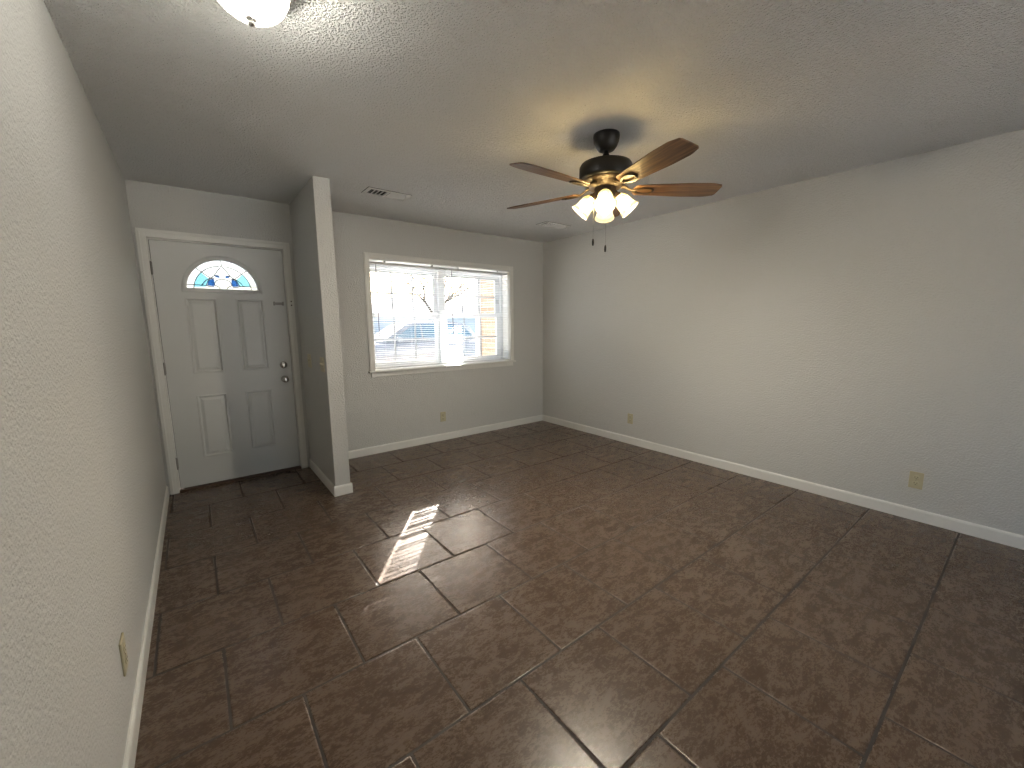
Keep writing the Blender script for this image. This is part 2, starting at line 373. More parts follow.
# floor: rows of running bond tiles, each with softened edges, over a grout bed
def build_floor():
    P = 0.4525; g = 0.0040; bev = 0.0032; dep = 0.0026
    bm = bmesh.new(); lay = bm.verts.layers.float_vector.new('tile_shift')
    rnd = random.Random(3)
    y = -3.158 - 8*P; row = -8
    while y < 0.0:
        off = 0.2625 if row % 2 else 0.4885
        x = off - 2*P
        while x < W:
            x0, x1, y0, y1 = max(x, 0), min(x+P, W), max(y, YB), min(y+P, 0)
            if x1-x0 > 0.012 and y1-y0 > 0.012:
                x0 += g; x1 -= g; y0 += g; y1 -= g
                sh = Vector((rnd.uniform(-9, 9), rnd.uniform(-9, 9), rnd.uniform(-9, 9)))
                tx, ty, dz = rnd.uniform(-.0022, .0022), rnd.uniform(-.0022, .0022), -rnd.uniform(0, .0003)
                cx, cyy = (x0+x1)/2, (y0+y1)/2
                def V(px, py, pz):
                    v = bm.verts.new((px, py, pz + dz + (px-cx)*tx + (py-cyy)*ty)); v[lay] = sh; return v
                rings = []
                for ins, z in ((0, -dep*1.4), (bev*0.25, -dep*0.45), (bev, -0.0001), (bev*2.6, 0)):
                    rings.append([V(x0+ins, y0+ins, z), V(x1-ins, y0+ins, z), V(x1-ins, y1-ins, z), V(x0+ins, y1-ins, z)])
                for A, B in zip(rings, rings[1:]):
                    for i in range(4):
                        j = (i+1) % 4; f = bm.faces.new((A[i], A[j], B[j], B[i])); f.smooth = True
                f = bm.faces.new(rings[-1]); f.smooth = False
            x += P
        y += P; row += 1
    me = bpy.data.meshes.new('floor'); bm.to_mesh(me); bm.free(); me.materials.append(M['tile'])
    o = bpy.data.objects.new('floor', me); C.objects.link(o)
    struct(o, 'brown stone look floor tiles laid in running bond', 'floor')
    b2 = BM(); box(b2, (-0.15, YB-0.15, -0.15), (W+0.15, WT, -0.0019)); obj('grout', b2, 'grout', o)
build_floor()

# baseboards
BH, BT = 0.083, 0.012
def base_run(bm, p, q, nrm):
    """board from p to q on the wall; nrm points into the room"""
    p, q, n = Vector(p), Vector(q), Vector(nrm)
    prof = [(0, 0), (BT, 0), (BT, BH-0.014), (BT*0.8, BH-0.006), (BT*0.4, BH), (0, BH)]
    A = [bm.verts.new((p.x+n.x*d, p.y+n.y*d, z)) for d, z in prof]; B = [bm.verts.new((q.x+n.x*d, q.y+n.y*d, z)) for d, z in prof]
    bm.faces.new(A); bm.faces.new(B)
    for i in range(len(prof)): j = (i+1) % len(prof); bm.faces.new((A[i], A[j], B[j], B[i]))
    bmesh.ops.recalc_face_normals(bm, faces=bm.faces[:])
CX0, CX1, CZ1 = 0.019, 1.0505, 2.1012      # door casing outer
bm = BM(); base_run(bm, (0, YB), (0, -0.018), (1, 0)); struct(obj('baseboard_left', bm, 'trim'), 'white baseboard along the left wall', 'baseboard')
bm = BM(); base_run(bm, (PX1, 0), (W, 0), (0, -1)); struct(obj('baseboard_back', bm, 'trim'), 'white baseboard under the window', 'baseboard')
bm = BM(); base_run(bm, (W, YB), (W, -BT), (-1, 0)); struct(obj('baseboard_right', bm, 'trim'), 'white baseboard along the right wall', 'baseboard')
bm = BM(); base_run(bm, (BT, YB), (RX0, YB), (0, 1)); base_run(bm, (RX1, YB), (W-BT, YB), (0, 1)); struct(obj('baseboard_front', bm, 'trim'), 'white baseboard on the wall behind the viewer', 'baseboard')
bm = BM(); base_run(bm, (PX0, -0.001), (PX0, PY), (-1, 0)); base_run(bm, (PX0-BT, PY), (PX1+BT, PY), (0, -1)); base_run(bm, (PX1, PY), (PX1, -BT), (1, 0))
struct(obj('baseboard_entry', bm, 'trim'), 'white baseboard wrapped around the stub wall', 'baseboard')

# ------------------------------------------------------------------ entry door
# casing and jamb
bm = BM(); cw = 0.058
def casing_leg(bm, x0, x1, z0, z1, y=-0.017): box(bm, (x0, y, z0), (x1, 0.001, z1), 0.004, 2)
casing_leg(bm, CX0, CX0+cw, 0, CZ1); casing_leg(bm, CX1-cw+0.003, CX1, 0, CZ1); casing_leg(bm, CX0+cw-0.004, CX1-cw+0.006, CZ1-cw-0.002, CZ1)
for a, b in (((CX0+0.012, -0.021, 0), (CX0+0.024, -0.014, CZ1-0.012)), ((CX1-0.024, -0.021, 0), (CX1-0.012, -0.014, CZ1-0.012)), ((CX0+0.012, -0.021, CZ1-0.024), (CX1-0.012, -0.014, CZ1-0.012))):
    box(bm, a, b, 0.003, 2)
box(bm, (DX0-0.001, 0, 0), (DX0+0.006, WT, DZ1), 0); box(bm, (DX1-0.006, 0, 0), (DX1+0.001, WT, DZ1), 0); box(bm, (DX0, 0, DZ1-0.006), (DX1, WT, DZ1+0.001), 0)
tr = struct(obj('trim_1', bm, 'trim'), 'white casing around the entry door', 'door casing')
bm = BM(); box(bm, (DX0+0.006, 0.055, 0), (DX0+0.022, 0.08, DZ1-0.006)); box(bm, (DX1-0.022, 0.055, 0), (DX1-0.006, 0.08, DZ1-0.006)); box(bm, (DX0+0.006, 0.055, DZ1-0.022), (DX1-0.006, 0.08, DZ1-0.006))
obj('door_stop', bm, 'dark', tr)
bm = BM()
for z in (1.585, 1.55): lathe(bm, [(0.0, -0.002), (0.006, -0.002), (0.0055, 0.0025), (0, 0.003)], 12, Matrix.Translation((1.027, -0.019, z)) @ Matrix.Rotation(PI/2, 4, 'X'))
obj('latch_screw', bm, 'slot', tr)
bm = BM(); box(bm, (DX0, -0.012, 0), (DX1, WT, 0.020), 0.006, 2); struct(obj('trim_2', bm, 'thresh'), 'dark wood threshold under the entry door', 'threshold')

SX0, SX1, SZ0, SZ1 = 0.0887, 0.9878, 0.030, 2.0283
FCX, FCZ, FR = 0.531, 1.662, 0.262
door = bpy.data.objects.new('door_1', None); C.objects.link(door); door.location = (SX0, 0.004, SZ0); door.empty_display_size = 0.05
struct(door, 'white four panel entry door with a half round stained glass light', 'door')
def door_slab():
    bm = BM(); L = lambda x, z: (x-SX0, z-SZ0)
    panels = [(0.262, 0.470, 0.980, 1.595), (0.606, 0.804, 0.980, 1.597), (0.264, 0.469, 0.258, 0.795), (0.606, 0.815, 0.272, 0.795)]
    panels = [(0.262, 0.472, 0.980, 1.596), (0.604, 0.810, 0.980, 1.596), (0.262, 0.472, 0.262, 0.796), (0.604, 0.810, 0.262, 0.796)]
    fl = (0.232, 0.830, FCZ, 1.955)
    xs = [SX0, 0.232, 0.262, 0.472, 0.604, 0.810, 0.830, SX1]; zs = [SZ0, 0.262, 0.796, 0.980, 1.596, FCZ, 1.955, SZ1]
    def skin(y, sgn):
        def q(pts):
            f = bm.faces.new([bm.verts.new((L(x, z)[0], yy, L(x, z)[1])) for x, yy, z in pts]); return f
        for i in range(len(xs)-1):
            for j in range(len(zs)-1):
                mxx, mz = (xs[i]+xs[i+1])/2, (zs[j]+zs[j+1])/2
                if any(a < mxx < b and c < mz < d for a, b, c, d in panels): continue
                if fl[0] < mxx < fl[1] and fl[2] < mz < fl[3]: continue
                q([(xs[i], y, zs[j]), (xs[i+1], y, zs[j]), (xs[i+1], y, zs[j+1]), (xs[i], y, zs[j+1])])
        for a, b, c, d in panels:
            steps = [(0, 0), (0.004, -0.003), (0.010, -0.003), (0.020, 0.009), (0.026, 0.009), (0.045, 0.001), (0.048, 0.001)]
            for (i0, d0), (i1, d1) in zip(steps, steps[1:]):
                R0 = [(a+i0, c+i0), (b-i0, c+i0), (b-i0, d-i0), (a+i0, d-i0)]; R1 = [(a+i1, c+i1), (b-i1, c+i1), (b-i1, d-i1), (a+i1, d-i1)]
                for k in range(4):
                    n = (k+1) % 4
                    q([(R0[k][0], y+sgn*d0, R0[k][1]), (R0[n][0], y+sgn*d0, R0[n][1]), (R1[n][0], y+sgn*d1, R1[n][1]), (R1[k][0], y+sgn*d1, R1[k][1])])
            i1, d1 = steps[-1]
            q([(a+i1, y+sgn*d1, c+i1), (b-i1, y+sgn*d1, c+i1), (b-i1, y+sgn*d1, d-i1), (a+i1, y+sgn*d1, d-i1)])
        # skin around the half round opening
        N = 32; arc = []; rim = []
        for k in range(N+1):
            an = PI*k/N; dx, dz = cos(an), sin(an)
            arc.append((FCX+FR*dx, FCZ+FR*dz))
            t = min((fl[1]-FCX)/dx if dx > 1e-6 else (fl[0]-FCX)/dx if dx < -1e-6 else 9, (fl[3]-FCZ)/dz if dz > 1e-6 else 9)
            rim.append((FCX+t*dx, FCZ+t*dz))
        for k in range(N):
            q([(arc[k][0], y, arc[k][1]), (rim[k][0], y, rim[k][1]), (rim[k+1][0], y, rim[k+1][1]), (arc[k+1][0], y, arc[k+1][1])])
            for cx, cz in ((fl[0], fl[3]), (fl[1], fl[3])):
                if abs(rim[k][0]-rim[k+1][0]) > 1e-6 and abs(rim[k][1]-rim[k+1][1]) > 1e-6 and abs(rim[k][0]-cx) < .08 and abs(rim[k][1]-cz) < .08:
                    q([(rim[k][0], y, rim[k][1]), (cx, y, cz), (rim[k+1][0], y, rim[k+1][1])])
    skin(0.0, 1); skin(0.044, -1)
    for a, b in (((0, 0, 0), (SX1-SX0, 0, 0)),): pass
    w_, h_ = SX1-SX0, SZ1-SZ0
    for P in ([(0, 0, 0), (0, .044, 0), (0, .044, h_), (0, 0, h_)], [(w_, 0, 0), (w_, .044, 0), (w_, .044, h_), (w_, 0, h_)],
              [(0, 0, 0), (w_, 0, 0), (w_, .044, 0), (0, .044, 0)], [(0, 0, h_), (w_, 0, h_), (w_, .044, h_), (0, .044, h_)]):
        bm.faces.new([bm.verts.new(p) for p in P])
    bmesh.ops.remove_doubles(bm, verts=bm.verts[:], dist=1e-5)
    bmesh.ops.recalc_face_normals(bm, faces=bm.faces[:])
    return bm
obj('door_slab', door_slab(), 'door', door)
fx, fz = FCX-SX0, FCZ-SZ0
def half_ring(bm, r0, r1, y0, y1, n=32):
    """half round frame: arc plus the bottom bar, bevelled lips"""
    path = [(cos(PI*k/n), sin(PI*k/n)) for k in range(n+1)]
    prof = [(r0, y1), (r0, y0+0.004), (r0+0.005, y0), (r1-0.006, y0), (r1, y0+0.006), (r1, y1)]
    rings = [[bm.verts.new((fx+r*c, y, fz+r*s)) for r, y in prof] for c, s in path]
    for A, B in zip(rings, rings[1:]):
        for i in range(len(prof)-1):
            f = bm.faces.new((A[i], A[i+1], B[i+1], B[i])); f.smooth = True
    bmesh.ops.recalc_face_normals(bm, faces=bm.faces[:])
bm = BM(); half_ring(bm, FR-0.016, FR+0.018, -0.008, 0.05); box(bm, (fx-FR-0.018, -0.008, fz-0.020), (fx+FR+0.018, 0.05, fz+0.012), 0.005, 2)
obj('fanlight_frame', bm, 'door', door)
r_in = FR-0.016
bm = BM(); n = 32
pts = [(fx+r_in*cos(PI*k/n), fz+max(0.0, r_in*sin(PI*k/n))) for k in range(n+1)]
prism(bm, pts, 1, 0.024, 0.028); pane = obj('fanlight_pane', bm, 'pale', door)
def pol(r, deg): return (fx+r*cos(math.radians(deg)), fz+r*sin(math.radians(deg)))
def arc_pts(r, a, b, n=14): return [pol(r, a+(b-a)*k/n) for k in range(n+1)]
def bez(p0, p1, p2, n=10): return [((1-t)**2*p0[0]+2*t*(1-t)*p1[0]+t*t*p2[0], (1-t)**2*p0[1]+2*t*(1-t)*p1[1]+t*t*p2[1]) for t in [k/n for k in range(n+1)]]
ri = 0.200
F = lambda dx, dz: (fx+dx, fz+dz)
lines = [arc_pts(ri, 3, 86, 18), arc_pts(ri, 94, 177, 18), [pol(r_in, 135), pol(0.115, 128)], [pol(r_in, 45), pol(0.115, 52)],
         [F(-0.242, 0.042), F(-0.115, 0.040)], [F(0.242, 0.042), F(0.115, 0.040)], [F(0, r_in), F(0, 0.205)]]
for s in (-1, 1):
    lines += [bez(F(0, 0.205), F(s*0.03, 0.16), F(s*0.055, 0.125)), bez(F(s*0.020, 0.118), F(s*0.05, 0.135), F(s*0.075, 0.105)),
              bez(F(s*0.055, 0.098), F(s*0.10, 0.115), F(s*0.150, 0.034)), bez(F(0, 0.092), F(s*0.055, 0.095), F(s*0.060, 0.042)),
              bez(F(s*0.060, 0.042), F(s*0.03, 0.035), F(s*0.022, 0.012)), bez(F(s*0.115, 0.040), F(s*0.10, 0.09), F(s*0.075, 0.105)),
              bez(F(s*0.065, 0.030), F(s*0.10, 0.028), F(s*0.115, 0.040))]
bm = BM()
for l in lines: tube(bm, [(x, 0.021, z) for x, z in l], 0.0036, 6)
obj('lead_came', bm, 'came', pane)
def piece(name, poly, m):
    bm = BM(); prism(bm, poly, 1, 0.0215, 0.0235); obj(name, bm, m, pane)
for s in (-1, 1):
    A = (135, 173) if s < 0 else (7, 45)
    piece('cyan_glass_piece', arc_pts(ri-0.003, A[0], A[1], 8) + arc_pts(0.122, A[1]-(6 if s < 0 else -8), A[0], 6) if s < 0 else arc_pts(ri-0.003, A[0]+5, A[1], 8) + arc_pts(0.122, A[1], A[0]+14, 6), 'cyan')
    piece('blue_glass_piece', [F(s*0.110, 0.040), F(s*0.098, 0.080), F(s*0.075, 0.098), F(s*0.060, 0.094), F(s*0.058, 0.050), F(s*0.066, 0.034)], 'blue')
    piece('blue_glass_piece', bez(F(s*0.020, 0.116), F(s*0.035, 0.128), F(s*0.055, 0.120), 5) + [F(s*0.045, 0.108), F(s*0.02, 0.104)], 'blue')
# hardware
RX = Matrix.Rotation(PI/2, 4, 'X')         # local +Z -> -Y, into the room
def hw(bm, prof, x, z, n=28): lathe(bm, prof, n, Matrix.Translation((x-SX0, 0, z-SZ0)) @ RX)
bm = BM(); hw(bm, [(0.031, 0), (0.032, 0.004), (0.028, 0.012), (0.024, 0.013), (0.022, 0.014), (0, 0.015)], 0.923, 1.010)
db = obj('deadbolt', bm, 'nickel', door)
bm = BM(); box(bm, (0.923-SX0-0.004, -0.032, 1.010-SZ0-0.015), (0.923-SX0+0.004, -0.013, 1.010-SZ0+0.015), 0.003, 2); obj('thumb_turn', bm, 'nickel', db)
bm = BM(); hw(bm, [(0.032, 0), (0.032, 0.004), (0.026, 0.010), (0.013, 0.014), (0.012, 0.030), (0.022, 0.036), (0.028, 0.046), (0.028, 0.056), (0.022, 0.064), (0.010, 0.067), (0, 0.067)], 0.923, 0.878)
obj('door_knob', bm, 'nickel', door)
for z in (1.815, 1.033, 0.248):
    bm = BM(); tube(bm, [(-0.004, -0.006, z-SZ0-0.045), (-0.004, -0.006, z-SZ0+0.045)], 0.006, 10); box(bm, (-0.002, -0.0015, z-SZ0-0.044), (0.004, 0.001, z-SZ0+0.044))
    for k in (-0.048, 0.048): lathe(bm, [(0.0, -0.004), (0.005, -0.003), (0.0065, 0), (0.005, 0.003), (0, 0.004)], 10, Matrix.Translation((-0.004, -0.006, z-SZ0+k)))
    obj('hinge', bm, 'plate', door)
bm = BM(); box(bm, (0.886-SX0, -0.004, 1.552-SZ0), (0.968-SX0, 0.001, 1.575-SZ0), 0.002); 
for x in (0.892, 0.962): box(bm, (x-SX0-0.007, -0.007, 1.547-SZ0), (x-SX0+0.007, 0, 1.581-SZ0), 0.002)
obj('chain_lock_plate', bm, 'plate', door)
bm = BM(); box(bm, (0.02, 0.002, -0.010), (SX1-SX0-0.02, 0.040, 0.002), 0.002); obj('door_sweep', bm, 'thresh', door)

# patio door behind the viewer, never in view, added for daylight fill
pd = bpy.data.objects.new('door_added_fill', None); C.objects.link(pd); pd.location = ((RX0+RX1)/2, YB, 0); struct(pd, 'unseen white sliding patio door added behind the viewer for daylight fill', 'door')
hw2 = (RX1-RX0)/2
bm = BM(); box(bm, (-hw2, -0.13, 0), (-hw2+0.05, 0.012, RZ1)); box(bm, (hw2-0.05, -0.13, 0), (hw2, 0.012, RZ1)); box(bm, (-hw2, -0.13, RZ1-0.05), (hw2, 0.012, RZ1)); box(bm, (-hw2, -0.13, 0), (hw2, 0.012, 0.03)); obj('frame', bm, 'vinyl', pd)
for x0, x1, y in ((-hw2+0.05, 0.03, -0.10), (-0.03, hw2-0.05, -0.05)):
    bm = BM(); box(bm, (x0, y, 0.03), (x0+0.06, y+0.035, RZ1-0.05)); box(bm, (x1-0.06, y, 0.03), (x1, y+0.035, RZ1-0.05)); box(bm, (x0+0.06, y, 0.03), (x1-0.06, y+0.035, 0.11)); box(bm, (x0+0.06, y, RZ1-0.11), (x1-0.06, y+0.035, RZ1-0.05)); pp = obj('sliding_panel', bm, 'vinyl', pd)
    bm = BM(); box(bm, (x0+0.06, y+0.015, 0.11), (x1-0.06, y+0.020, RZ1-0.11)); obj('pane', bm, 'glass', pp)

# ------------------------------------------------------------------ window with two double hung units
win = bpy.data.objects.new('window_1', None); C.objects.link(win); win.location = ((WX0+WX1)/2, 0, WZ0); win.empty_display_size = 0.05
struct(win, 'white double window with two double hung units', 'window')
ox, oz = win.location.x, win.location.z
def wb(bm, x0, y0, z0, x1, y1, z1, bev=0.0, seg=1): box(bm, (x0-ox, y0, z0-oz), (x1-ox, y1, z1-oz), bev, seg)
bm = BM()
wb(bm, 1.707, -0.017, WZ0, 1.764, 0.001, 2.088, 0.004, 2); wb(bm, 3.547, -0.017, WZ0, 3.602, 0.001, 2.088, 0.004, 2); wb(bm, 1.760, -0.017, 2.030, 3.550, 0.001, 2.088, 0.004, 2)
for a in ((1.716, -0.021, WZ0, 1.727, -0.014, 2.078), (3.581, -0.021, WZ0, 3.592, -0.014, 2.078), (1.716, -0.021, 2.067, 3.592, -0.014, 2.078)): wb(bm, *a, 0.003, 2)
obj('casing', bm, 'trim', win)
bm = BM(); wb(bm, 1.692, -0.045, WZ0-0.022, 3.618, 0.0, WZ0, 0.006, 2); wb(bm, WX0, -0.002, WZ0-0.02, WX1, 0.16, WZ0+0.001); obj('sill', bm, 'trim', win)
bm = BM(); wb(bm, 1.722, -0.015, WZ0-0.070, 3.590, 0.001, WZ0-0.021, 0.004, 2); obj('apron', bm, 'trim', win)
bm = BM(); j = 0.012
wb(bm, WX0, 0, WZ0, WX0+j*.5, 0.16, WZ1); wb(bm, WX1-j*.5, 0, WZ0, WX1, 0.16, WZ1); wb(bm, WX0, 0, WZ1-j*.5, WX1, 0.16, WZ1); obj('jamb', bm, 'trim', win)
bm = BM(); wb(bm, WX0, 0.15, WZ0, WX0+0.03, 0.22, WZ1); wb(bm, WX1-0.03, 0.15, WZ0, WX1, 0.22, WZ1); wb(bm, WX0, 0.15, WZ1-0.06, WX1, 0.22, WZ1); wb(bm, WX0, 0.15, WZ0, WX1, 0.22, WZ0+0.025)
wb(bm, 2.612, 0.14, WZ0, 2.690, 0.22, WZ1, 0.003); obj('frame', bm, 'vinyl', win)
MR = 1.470
def unit(x0, x1, gx0, gx1, bars, zbu, zbl):
    for nm, za, zb, y0, y1, ga, gb, zbar in (('lower_sash', WZ0+0.022, MR+0.028, 0.160, 0.190, WZ0+0.070, MR-0.020, zbl), ('upper_sash', MR-0.022, WZ1-0.045, 0.191, 0.216, MR+0.024, 1.925, zbu)):
        bm = BM()
        wb(bm, x0, y0, za, gx0, y1, zb, 0.002); wb(bm, gx1, y0, za, x1, y1, zb, 0.002)
        wb(bm, gx0, y0, za, gx1, y1, ga, 0.002); wb(bm, gx0, y0, gb, gx1, y1, zb, 0.002)
        s = obj(nm, bm, 'vinyl', win)
        ym = (y0+y1)/2
        bm = BM(); wb(bm, gx0, ym+0.004, ga, gx1, ym+0.008, gb); obj('pane', bm, 'glass', s)
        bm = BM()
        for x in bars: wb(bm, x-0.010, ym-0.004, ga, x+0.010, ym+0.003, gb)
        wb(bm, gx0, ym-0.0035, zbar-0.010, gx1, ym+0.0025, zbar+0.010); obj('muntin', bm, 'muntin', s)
    for fx_ in (0.25, 0.75):
        x = gx0+(gx1-gx0)*fx_
        bm = BM(); wb(bm, x-0.028, 0.152, MR+0.028, x+0.028, 0.186, MR+0.036, 0.002); wb(bm, x-0.008, 0.160, MR+0.035, x+0.024, 0.175, MR+0.048, 0.004); obj('sash_lock', bm, 'vinyl', win)
unit(WX0+0.022, 2.628, 1.838, 2.568, (2.067, 2.314), 1.708, 1.203)
unit(2.674, WX1-0.022, 2.724, 3.456, (2.967, 3.212), 1.708, 1.203)

# mini blinds
def blind(label, x0, x1, wand_x):
    xc = (x0+x1)/2; t = thing('mini_blind', label, 'blind', (xc, 0.038, 2.028), group='mini blinds in the window')
    h = (x1-x0)/2
    bm = BM(); box(bm, (-h, -0.014, -0.045), (h, 0.014, -0.022), 0.002); hr = obj('headrail', bm, 'rail', t)
    for x in (-h+0.16, h-0.16) :
        bm = BM(); box(bm, (x-0.010, -0.017, -0.026), (x+0.010, 0.014, -0.004), 0.002); obj('bracket', bm, 'rail', hr)
        bm = BM(); box(bm, (x-0.006, -0.019, -0.016), (x+0.006, -0.016, -0.008), 0.001); obj('bracket_clip', bm, 'slot', hr)
    pitch = 0.0213; z = -0.058; bm = BM(); n = 0; rb = random.Random(int(x0*100))
    while z > -1.095:
        prof = []; tilt = math.radians(rb.gauss(-3, 6)); zj = z; z = z + rb.gauss(0, 0.0012)
        for k in range(5):
            u = -0.0125+0.00625*k; c = 0.0016*(1-(u/0.0125)**2); prof.append((u*cos(tilt)-c*sin(tilt), u*sin(tilt)+c*cos(tilt)))
        for th in (0.0,):
            A = [bm.verts.new((-h+0.003, y, z+q)) for y, q in prof]; B = [bm.verts.new((h-0.003, y, z+q)) for y, q in prof]
            A2 = [bm.verts.new((-h+0.003, y, z+q-0.0006)) for y, q in prof]; B2 = [bm.verts.new((h-0.003, y, z+q-0.0006)) for y, q in prof]
            for k in range(4):
                f = bm.faces.new((A[k], B[k], B[k+1], A[k+1])); f.smooth = True
                f = bm.faces.new((A2[k+1], B2[k+1], B2[k], A2[k])); f.smooth = True
            bm.faces.new((A[0], A2[0], B2[0], B[0])); bm.faces.new((A[4], B[4], B2[4], A2[4]))
        z = zj - pitch; n += 1
    obj('slats', bm, 'slat', t)
    bm = BM(); box(bm, (-h+0.002, -0.013, -1.122), (h-0.002, 0.013, -1.106), 0.003); obj('bottom_rail', bm, 'rail', t)
    for x in (-h+0.13, 0.0, h-0.13):
        bm = BM()
        for y in (-0.0135, 0.0135): tube(bm, [(x, y, -0.045), (x, y, -1.108)], 0.0007, 5)
        obj('ladder_cord', bm, 'slat', t)
    wx = wand_x-xc
    bm = BM(); tube(bm, [(wx, -0.020, -0.055), (wx, -0.021, -0.78)], 0.0035, 8); tube(bm, [(wx, -0.012, -0.040), (wx, -0.020, -0.050), (wx, -0.020, -0.058)], 0.0018, 6); obj('tilt_wand', bm, 'clear', t)
    return t
blind('white mini blind on the window half nearer the entry door', 1.776, 2.640, 1.838)
blind('white mini blind on the window half nearer the room corner', 2.652, 3.540, 2.722)

# ------------------------------------------------------------------ outlets and switches
def make_outlet(label, loc, rot, m='almond'):
    t = thing('wall_outlet', label, 'outlet', loc, rot, 'almond duplex outlets low on the walls')
    bm = BM(); box(bm, (-0.036, -0.0065, -0.0585), (0.036, 0, 0.0585), 0.003, 2); obj('cover_plate', bm, m, t)
    for z in (0.0205, -0.0205):
        bm = BM(); lathe(bm, [(0.0, 0), (0.0165, 0), (0.0165, 0.0085), (0.0155, 0.0092), (0, 0.0092)], 24, Matrix.Translation((0, 0, z)) @ RX)
        r = obj('receptacle', bm, m, t)
        bm = BM(); box(bm, (-0.0078, -0.0098, z-0.001), (-0.0055, -0.0085, z+0.008)); box(bm, (0.0055, -0.0098, z-0.001), (0.0078, -0.0085, z+0.007))
        lathe(bm, [(0, 0.0085), (0.0024, 0.0085), (0.0024, 0.0098), (0, 0.0098)], 10, Matrix.Translation((0, 0, z-0.008)) @ RX); obj('slot', bm, 'slot', r)
    bm = BM(); lathe(bm, [(0.0, 0.0055), (0.0032, 0.0065), (0.0028, 0.0078), (0, 0.008)], 12, RX); obj('screw', bm, 'nickel', t)
    return t
o1 = make_outlet('almond outlet on the back wall below the window', (2.541, 0, 0.285), (0, 0, 0))
copy_thing(o1, 'almond outlet on the long blank right wall, the one nearer the room corner', (W, -1.486, 0.292), (0, 0, -PI/2))
copy_thing(o1, 'almond outlet on the long blank right wall, the one larger in view', (W, -3.830, 0.283), (0, 0, -PI/2))
copy_thing(o1, 'almond outlet on the textured left wall beside the entry door', (0, -2.505, 0.292), (0, 0, PI/2))
def make_switch(label, loc, rot):
    t = thing('light_switch', label, 'switch', loc, rot, 'ivory switch plates on the stub wall')
    bm = BM(); box(bm, (-0.058, -0.0065, -0.0585), (0.058, 0, 0.0585), 0.003, 2); obj('cover_plate', bm, 'ivory', t)
    for x in (-0.023, 0.023):
        bm = BM(); box(bm, (x-0.005, -0.0072, -0.012), (x+0.005, -0.006, 0.012)); prism(bm, [(-0.006, -0.006), (-0.018, 0.006), (-0.016, 0.011), (-0.006, 0.009)], 0, x-0.0038, x+0.0038); obj('toggle', bm, 'ivory', t)
        for z in (-0.030, 0.030):
            bm = BM(); lathe(bm, [(0.0, 0.0055), (0.003, 0.0062), (0.0026, 0.0076), (0, 0.0078)], 10, Matrix.Translation((x, 0, z)) @ RX); obj('screw', bm, 'nickel', t)
    return t
s1 = make_switch('ivory switch plate on the stub wall, the one next to the door casing', (PX0, -0.335, 1.060), (0, 0, -PI/2))
copy_thing(s1, 'ivory switch plate on the stub wall, near its free end', (PX0, -0.785, 1.060), (0, 0, -PI/2))

# ------------------------------------------------------------------ ceiling vents
def make_vent(label, loc):
    t = thing('ceiling_vent', label, 'vent', loc, group='white ceiling registers')
    L, D = 0.178, 0.084
    bm = BM()
    for a, b in (((-L, -D, -0.007), (L, -D+0.026, 0)), ((-L, D-0.026, -0.007), (L, D, 0)), ((-L, -D+0.02, -0.007), (-L+0.03, D-0.02, 0)), ((L-0.03, -D+0.02, -0.007), (L, D-0.02, 0)), ((-0.008, -D+0.02, -0.006), (0.008, D-0.02, 0))): box(bm, a, b, 0.002)
    obj('frame', bm, 'vent', t)
    bm = BM(); box(bm, (-L-0.004, -D-0.003, -0.002), (L+0.004, D+0.006, 0)); obj('shadow_line', bm, 'dark', t)  # dark sheet drawn as the shadow line around the frame
    bm = BM(); box(bm, (-L+0.02, -D+0.018, -0.003), (L-0.02, D-0.018, -0.0021)); obj('duct_shade', bm, 'dark', t)  # near-black sheet painted as the shade inside the duct
    for s in (-1, 1):
        bm = BM(); x = 0.018
        while x < L-0.034:
            a = math.radians(30 if s > 0 else 86); c, k = 0.0062*cos(a), 0.0062*sin(a)
            xx = s*x
            v = [(xx-c, -0.0058+k*0.7), (xx+c, -0.0058-k*0.7), (xx+c+0.001, -0.0068-k*0.7), (xx-c+0.001, -0.0068+k*0.7)]
            prism(bm, [(p, q) for p, q in v], 1, -D+0.024, D-0.024)
            x += 0.0135 if s > 0 else 0.033
        obj('louvers', bm, 'vent', t)
    bm = BM(); box(bm, (L-0.045, -D+0.014, -0.030), (L-0.041, -D+0.022, -0.006), 0.001); obj('damper_lever', bm, 'vent', t)
    return t
v1 = make_vent('white ceiling vent beside the stub wall', (1.667, -0.803, H))
copy_thing(v1, 'white ceiling vent near the far room corner', (3.545, -0.815, H), (0, 0, 0))

# ------------------------------------------------------------------ flush ceiling light
LX, LY = 0.520, -2.665
lt = thing('ceiling_light', 'lit flush dome light with frosted bowl and nickel finial', 'ceiling light', (LX, LY, H))
bm = BM(); lathe(bm, [(0.0, 0), (0.130, 0), (0.133, -0.006), (0.127, -0.018), (0.122, -0.024), (0.124, -0.032), (0.119, -0.038), (0.0, -0.038)], 48); obj('base_pan', bm, 'nickel', lt)
bm = BM(); n = 96; prof = [(0.109, -0.036), (0.111, -0.046), (0.109, -0.064), (0.101, -0.084), (0.086, -0.105), (0.065, -0.122), (0.040, -0.134), (0.016, -0.139)]
rings = []
for r, z in prof: rings.append([bm.verts.new(((r+0.0011*cos(32*2*PI*i/n))*cos(2*PI*i/n), (r+0.0011*cos(32*2*PI*i/n))*sin(2*PI*i/n), z)) for i in range(n)])
for A, B in zip(rings, rings[1:]):
    for i in range(n): f = bm.faces.new((A[i], B[i], B[(i+1) % n], A[(i+1) % n])); f.smooth = True
bm.faces.new(rings[-1]); bmesh.ops.recalc_face_normals(bm, faces=bm.faces[:]); obj('glass_bowl', bm, 'bowl', lt)
